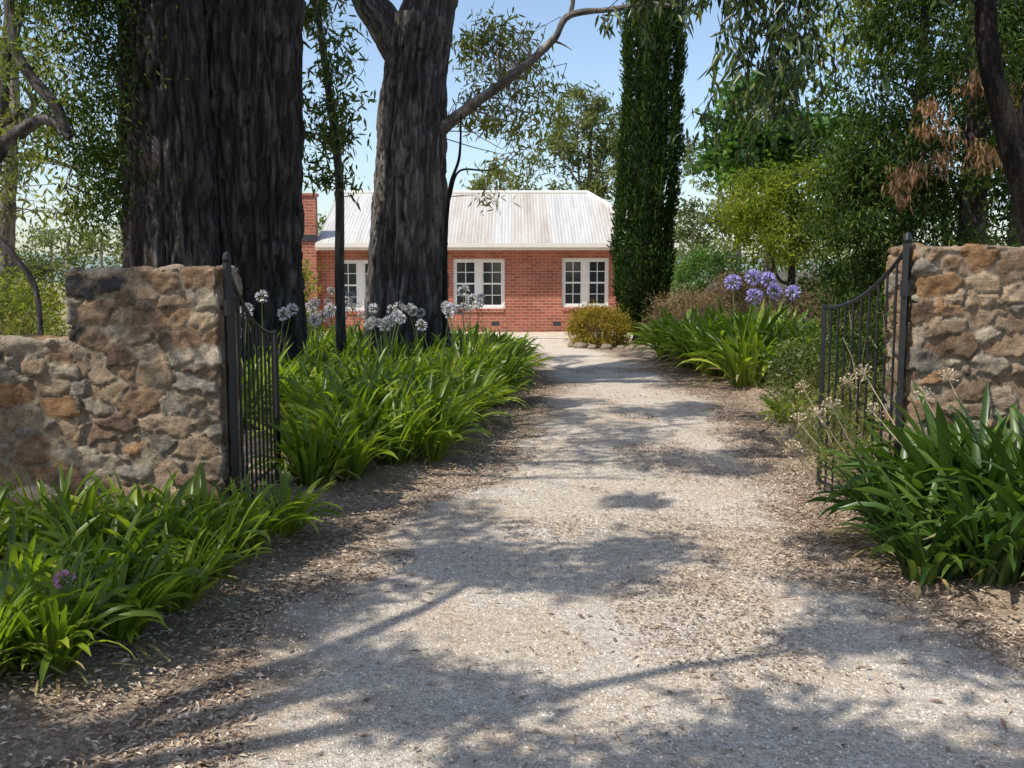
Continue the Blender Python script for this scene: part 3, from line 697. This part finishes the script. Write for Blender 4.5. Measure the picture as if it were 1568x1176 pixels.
for (x, y, s) in [(1.55, 22.1, .16), (1.8, 21.9, .12), (2.1, 21.85, .14), (1.4, 22.5, .13), (2.45, 21.9, .1), (-1.05, 7.75, .06), (2.75, 22.1, .12)]:
    a = np.linspace(0, math.pi, 9); o = np.linspace(0, 2*math.pi, 12, endpoint=False)
    A, O = np.meshgrid(a, o, indexing='ij'); P = np.stack([np.sin(A)*np.cos(O), np.sin(A)*np.sin(O), np.cos(A)*.6], -1).reshape(-1, 3)
    P = P*(.75+.5*fbm(P*1.6+x*5, 8, 2))[:, None]*s+np.array([x, y, s*.25])
    i = np.arange(8)[:, None]*12; j = np.arange(12)[None]
    b.add(P, np.stack([i+j, i+12+j, i+12+(j+1) % 12, i+(j+1) % 12], -1).reshape(-1, 4), 0, np.tile([.26, .21, .16, 1], (len(P), 1)))
b.obj('edging_rocks', [stone_mat], True)

bg_tree('deciduous_tree', 7.3, 28, 7.5, [(7.2, 28, 6.1, 1.7, 1.5, 1.3), (8.6, 28, 5.2, 1.5, 1.5, 1.2), (6.3, 28, 5.0, 1.0, 1.2, .9, .6)], bark_grey, leaf_dec, .2, 34, 100, .19, .14, .42)
bg_tree('wattle_tree', 6.1, 21.5, 3.9, [(5.4, 21.5, 3.1, 1.0, 1, .85), (6.9, 21.5, 3.3, 1.2, 1, .95), (6.1, 21.2, 2.5, 1.5, 1, .7)], bark_grey, leaf_yel, .12, 46, 110, .11, .042, .32)
bg_tree('eucalyptus_tree', 9.2, 15, 9, [(6.6, 15, 6.0, 1.6, 1.3, 1.1), (5.2, 15, 5.4, .9, 1.0, .7, .6), (8.2, 15, 5, 1.5, 1.3, 1.5)], bark_dark, leaf_yel, .18, 28, 70, .15, .04, .42, droop=1)
b = MB()
n1 = limb(b, [(5.4, 11.5, 0), (5.35, 11.5, 2), (5.3, 11.5, 4.5), (5.2, 11.5, 7)], [.2, .16, .11, .04], 0, 14, 60, .015)
n2 = limb(b, [(4.6, 11.8, 0), (4.7, 11.8, 2), (4.8, 11.8, 4), (4.8, 11.8, 5.5)], [.09, .08, .06, .03], 0, 10, 40, .01)
crown(b, (5.2, 11.5, 3.6), (1.5, 1.1, 2.0), 120, 200, .11, .025, .32, 1.2, 1, 0, n1[10:]+n2[8:], .012, True)
crown(b, (4.15, 11.6, 2.3), (.65, .8, 1.1), 54, 190, .1, .024, .27, 1.2, 1, 0, n2[8:], .01, True)
crown(b, (5.6, 11.5, 5.6), (1.4, 1.1, 1.2), 40, 160, .11, .025, .34, 1.2, 1, 0, n1[30:], .012, True)
for (px_, py_, pz_) in [(4.4, 10.5, 3.3), (4.55, 10.45, 3.0), (4.3, 10.55, 2.9), (4.75, 10.4, 3.45), (4.95, 10.4, 2.95), (4.15, 10.6, 2.6), (5.1, 10.4, 3.3)]:
    crown(b, (px_, py_, pz_), (.1, .12, .3), 4, 42, .11, .022, .12, 3.0, 2, 0, n2[20:], .006, True)
b.obj('conifer_tree', [bark_dark, leaf_con, leaf_dead], True)
bg_tree('conifer_tree', 8.2, 16, 8, [(7.6, 16, 3.0, 1.4, 1.2, 1.7), (9, 16, 3.4, 1.5, 1.2, 2), (8.2, 16, 5.5, 1.4, 1.2, 1.6)], bark_dark, leaf_con, .2, 46, 130, .13, .034, .4, droop=1.2)

bg_tree('eucalyptus_tree', 3.6, 46, 9.5, [(3.0, 46, 9.0, 1.5, 1.5, 1.2), (4.4, 46, 8.6, 1.4, 1.3, 1.2), (2.2, 46, 7.2, 1.3, 1.3, 1.0), (4.6, 46, 6.6, 1.5, 1.3, 1.1), (3.2, 46, 5.4, 1.6, 1.3, .8)], bark_pale, leaf_euc_far, .2, 18, 80, .3, .09, .5)
bg_tree('eucalyptus_tree', 9.6, 42, 8, [(8.6, 42, 6.6, 1.5, 1.5, 1.3), (10.2, 42, 5.2, 1.6, 1.3, 1.2), (8.2, 42, 4.0, 1.4, 1.3, 1.1)], bark_pale, leaf_euc_far, .2, 24, 80, .28, .08, .5)
bg_tree('eucalyptus_tree', -.6, 50, 7, [(-.8, 50, 6.4, 1.4, 1.4, .8), (.6, 50, 5.2, 1.4, 1.3, .8)], bark_pale, leaf_euc_far, .18, 16, 70, .3, .09, .5)
b = MB(); r = np.random.default_rng(9)
for k in range(70):
    x = -75+k*2.2+r.normal()*.8; y = 60+r.random()*25; h = (2.6+2.6*r.random())*(1.3 if abs(x) > 12 else .85)
    tube(b, [(x, y, 0), (x+.2, y, h*.9)], [.2, .08], 5, 3, 0)
    crown(b, (x, y, h*.62), (2.2, 1.8, h*.45), 18, 60, .36, .15, 1.0, .4, 1, 0, None, .02, True)
b.obj('distant_trees', [bark_pale, leaf_euc_far], True)
b = MB()
xs = np.linspace(-500, 500, 120); t = np.linspace(0, 1, 8)
X, T = np.meshgrid(xs, t); H = 9+9*fbm(np.stack([xs*.008, xs*0, xs*0], -1), 61, 3)
b.add(np.stack([X, 330+T*120, -1+np.sin(T*math.pi/2)*H[None]], -1).reshape(-1, 3), grid_faces(8, 120), 0)
b.obj('hills', [plain('hill_haze', (.2, .26, .24), 1, .2, .02, .0)], True)

# ------------------------------------------------------------------ house
brick, nt, out = new_mat('red_brick')
tc = nt.nodes.new('ShaderNodeTexCoord'); sx = nt.nodes.new('ShaderNodeSeparateXYZ'); nt.links.new(tc.outputs['Object'], sx.inputs[0])
ad = nt.nodes.new('ShaderNodeMath'); ad.operation = 'ADD'; nt.links.new(sx.outputs[0], ad.inputs[0]); nt.links.new(sx.outputs[1], ad.inputs[1])
cb = nt.nodes.new('ShaderNodeCombineXYZ'); nt.links.new(ad.outputs[0], cb.inputs[0]); nt.links.new(sx.outputs[2], cb.inputs[1])
bt = nt.nodes.new('ShaderNodeTexBrick'); nt.links.new(cb.outputs[0], bt.inputs['Vector'])
bt.inputs['Scale'].default_value = 1; bt.inputs['Brick Width'].default_value = .24; bt.inputs['Row Height'].default_value = .086; bt.inputs['Mortar Size'].default_value = .009
bt.inputs['Color1'].default_value = (.44, .14, .08, 1); bt.inputs['Color2'].default_value = (.3, .085, .055, 1); bt.inputs['Mortar'].default_value = (.4, .29, .23, 1); bt.inputs['Bias'].default_value = 0
nz = noise(nt, 1.2, 5, .6, coords(nt))
c = mix(nt, .8, bt.outputs['Color'], ramp(nt, nz, [(.3, (.75, .75, .75)), (.7, (1.2, 1.2, 1.2))]), 'MULTIPLY')
iv = nt.nodes.new('ShaderNodeMath'); iv.operation = 'SUBTRACT'; iv.inputs[0].default_value = 1; nt.links.new(bt.outputs['Fac'], iv.inputs[1])
principled(nt, out, c, .9, iv.outputs[0], .6, .008, spec=.2)
roofm, nt, out = new_mat('corrugated_iron')
wv = nt.nodes.new('ShaderNodeTexWave'); wv.wave_type = 'BANDS'; wv.bands_direction = 'X'; wv.inputs['Scale'].default_value = 1.9; wv.inputs['Distortion'].default_value = 0; nt.links.new(coords(nt, (1.7, 1, 1)), wv.inputs['Vector'])
pan = noise(nt, 1, 1, .5, coords(nt, (1.1, .03, .03))); st = noise(nt, 1, 5, .7, coords(nt, (7, .6, .6)))
c = ramp(nt, pan, [(.35, (.5, .48, .45)), (.46, (.57, .56, .54)), (.58, (.52, .475, .42)), (.66, (.42, .365, .31))])
c = mix(nt, .8, c, ramp(nt, st, [(.3, (.76, .74, .71)), (.65, (1.1, 1.1, 1.1))]), 'MULTIPLY')
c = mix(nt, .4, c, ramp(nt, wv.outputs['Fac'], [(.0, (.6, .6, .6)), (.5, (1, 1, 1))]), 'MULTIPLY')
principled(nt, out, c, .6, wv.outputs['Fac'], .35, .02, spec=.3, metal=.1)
white = plain('white_paint', (.78, .77, .73), .5, .05)
cream = plain('cream_gutter', (.76, .72, .64), .45, .06)
glass, nt, out = new_mat('window_glass'); principled(nt, out, (.035, .04, .045), .08, spec=.8)
dark = plain('dark_flashing', (.04, .045, .055), .5)
house = bpy.data.objects.new('brick_house', None); scn.collection.objects.link(house)
Y0 = 28.65; wins = [(-5.13, -3.7, .62, 2.1), (-1.72, -.21, .68, 2.13), (1.45, 2.82, .72, 2.15)]
b = MB(); xa = -6.3; HT = 2.5
for (a, c_, z0, z1) in wins:
    box(b, xa, a, Y0, Y0+.25, -.1, HT); box(b, a, c_, Y0, Y0+.25, -.1, z0); box(b, a, c_, Y0, Y0+.25, z1, HT); xa = c_
box(b, xa, 4.2, Y0, Y0+.25, -.1, HT)
box(b, 3.95, 4.2, Y0+.253, 35.6, -.1, HT); box(b, -6.3, -6.05, Y0+.253, 35.6, -.1, HT); box(b, -6.04, 3.94, 35.35, 35.6, -.1, HT)
b.add([(-5.5, 28.7, 2.505), (-5.5, 35.6, 2.505), (-5.5, 32.1, 4.15)], [(0, 1, 2)])
b.obj('walls', [brick], parent=house)
b = MB()
for (a, c_, z0, z1) in wins:
    for k in range(int((c_-a)/.115)): box(b, a+.004+k*.115, a+.108+k*.115, Y0-.035, Y0+.12, z0-.1, z0-.004)
b.obj('brick_sills', [brick], parent=house)
b = MB()
for (a, c_, z0, z1) in wins:
    f = .065; ya, yb = Y0+.06, Y0+.14
    box(b, a+.003, a+f, ya, yb, z0, z1-.003); box(b, c_-f, c_-.003, ya, yb, z0, z1-.003)
    box(b, a+f, c_-f, ya, yb, z1-f, z1-.003); box(b, a+f, c_-f, ya-.02, yb, z0, z0+f)
    mx = (a+c_)/2; box(b, mx-.085, mx+.085, ya-.005, yb, z0+f, z1-f)
    for (p, q) in ((a+f, mx-.085), (mx+.085, c_-f)):
        yc, yd = ya+.02, yb-.01; sf = .045
        box(b, p, p+sf, yc, yd, z0+f, z1-f); box(b, q-sf, q, yc, yd, z0+f, z1-f)
        box(b, p+sf, q-sf, yc, yd, z1-f-sf, z1-f); box(b, p+sf, q-sf, yc, yd, z0+f, z0+f+sf)
        zm = (z0+z1)/2; box(b, p+sf, q-sf, yc, yd, zm-.025, zm+.025)
        box(b, (p+q)/2-.011, (p+q)/2+.011, yc+.004, yd-.01, z0+f+sf, zm-.025); box(b, (p+q)/2-.011, (p+q)/2+.011, yc+.004, yd-.01, zm+.025, z1-f-sf)
        for zz in ((z0+zm)/2+.03, (z1+zm)/2-.03): box(b, p+sf, q-sf, yc+.006, yd-.012, zz-.011, zz+.011)
b.obj('window_frames', [white], parent=house)
b = MB()
for (a, c_, z0, z1) in wins: box(b, a+.02, c_-.02, Y0+.121, Y0+.127, z0+.02, z1-.02)
b.obj('window_glass', [glass], parent=house)
b = MB()
ev, er, rz, ez = 28.2, 32.1, 4.3, 2.56; xL, xR, rx = -5.6, 4.65, 2.45
b.add([(xL, ev, ez), (xR, ev, ez), (rx, er, rz), (xL, er, rz), (xR, 36, ez), (xL, 36, ez)], [(0, 1, 2, 3), (4, 5, 3, 2)])
b.add([(xR, ev, ez), (xR, 36, ez), (rx, er, rz)], [(0, 1, 2)])
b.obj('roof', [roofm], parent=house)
b = MB()
tube(b, [(xL, er, rz+.01), (rx, er, rz+.01)], [.07, .07], 8, 2); tube(b, [(rx, er, rz+.01), (xR, ev, ez+.02)], [.06, .06], 8, 2); tube(b, [(rx, er, rz+.01), (xR, 36, ez+.02)], [.06, .06], 8, 2)
b.obj('ridge_capping', [cream], parent=house)
b = MB(); box(b, xL, xR+.1, ev-.11, ev-.005, ez-.12, ez+.0); box(b, xL, xR, ev-.003, ev+.03, ez-.2, ez-.01)
box(b, xR+.005, xR+.11, ev, 36, ez-.12, ez)
box(b, xL, xR-.05, ev+.032, Y0-.002, ez-.16, ez-.13)
b.add([(xL-.01, ev, ez-.17), (xL-.01, ev, ez), (xL-.01, er, rz), (xL-.01, er, rz-.17)], [(0, 1, 2, 3)])
b.obj('gutter_and_fascia', [cream], parent=house)
b = MB(); box(b, -6.25, -5.62, 28.35, 28.64, -.1, 3.9); box(b, -6.29, -5.58, 28.31, 28.68, 3.9, 3.98)
b.obj('chimney', [brick], parent=house)
b = MB(); box(b, -6.35, -5.61, 28.3, 28.345, 2.62, 2.8)
b.obj('flashing', [dark], parent=house)
b = MB()
for x in (-2.6, 1.2, 3.6, -.6): box(b, x, x+.23, Y0-.004, Y0+.01, .18, .3)
b.obj('air_vents', [dark], parent=house)

b = MB()
for k in range(70):
    x = 6.5+k*.16; box(b, x, x+.145, 33, 33.02, 0, 1.75+.03*rng.random())
b.obj('paling_fence', [plain('weathered_timber', (.2, .18, .16), .9, .3, 8)])

# ------------------------------------------------------------------ light, sky, camera
EL = 54
ts = Vector((-.84, -.54, 0)).normalized()*math.cos(math.radians(EL)); ts.z = math.sin(math.radians(EL))
sd = bpy.data.lights.new('sun', 'SUN'); sd.energy = 5; sd.angle = math.radians(.5); sd.color = (1, .96, .88)
so = bpy.data.objects.new('sun', sd); scn.collection.objects.link(so); so.rotation_euler = ts.to_track_quat('Z', 'Y').to_euler(); so.location = (-20, -10, 30)
w = bpy.data.worlds.new('World'); scn.world = w; w.use_nodes = True; nt = w.node_tree
bgn = nt.nodes['Background']; sk = nt.nodes.new('ShaderNodeTexSky'); sk.sky_type = 'NISHITA'; sk.sun_disc = False
sk.sun_elevation = math.radians(EL); sk.sun_rotation = math.atan2(ts.x, ts.y) % (2*math.pi)
sk.dust_density = 1.4; sk.air_density = 1.0; sk.altitude = 200
nt.links.new(sk.outputs[0], bgn.inputs['Color']); bgn.inputs['Strength'].default_value = .2
cd = bpy.data.cameras.new('camera'); cd.lens = 34.4; cd.sensor_width = 36; cd.clip_end = 2000; cd.clip_start = .05
co = bpy.data.objects.new('camera', cd); scn.collection.objects.link(co); co.location = (0, 0, 1.6); co.rotation_euler = (math.radians(90-6.24), 0, 0)
scn.camera = co
scn.view_settings.view_transform = 'Standard'; scn.view_settings.look = 'None'; scn.view_settings.exposure = 0
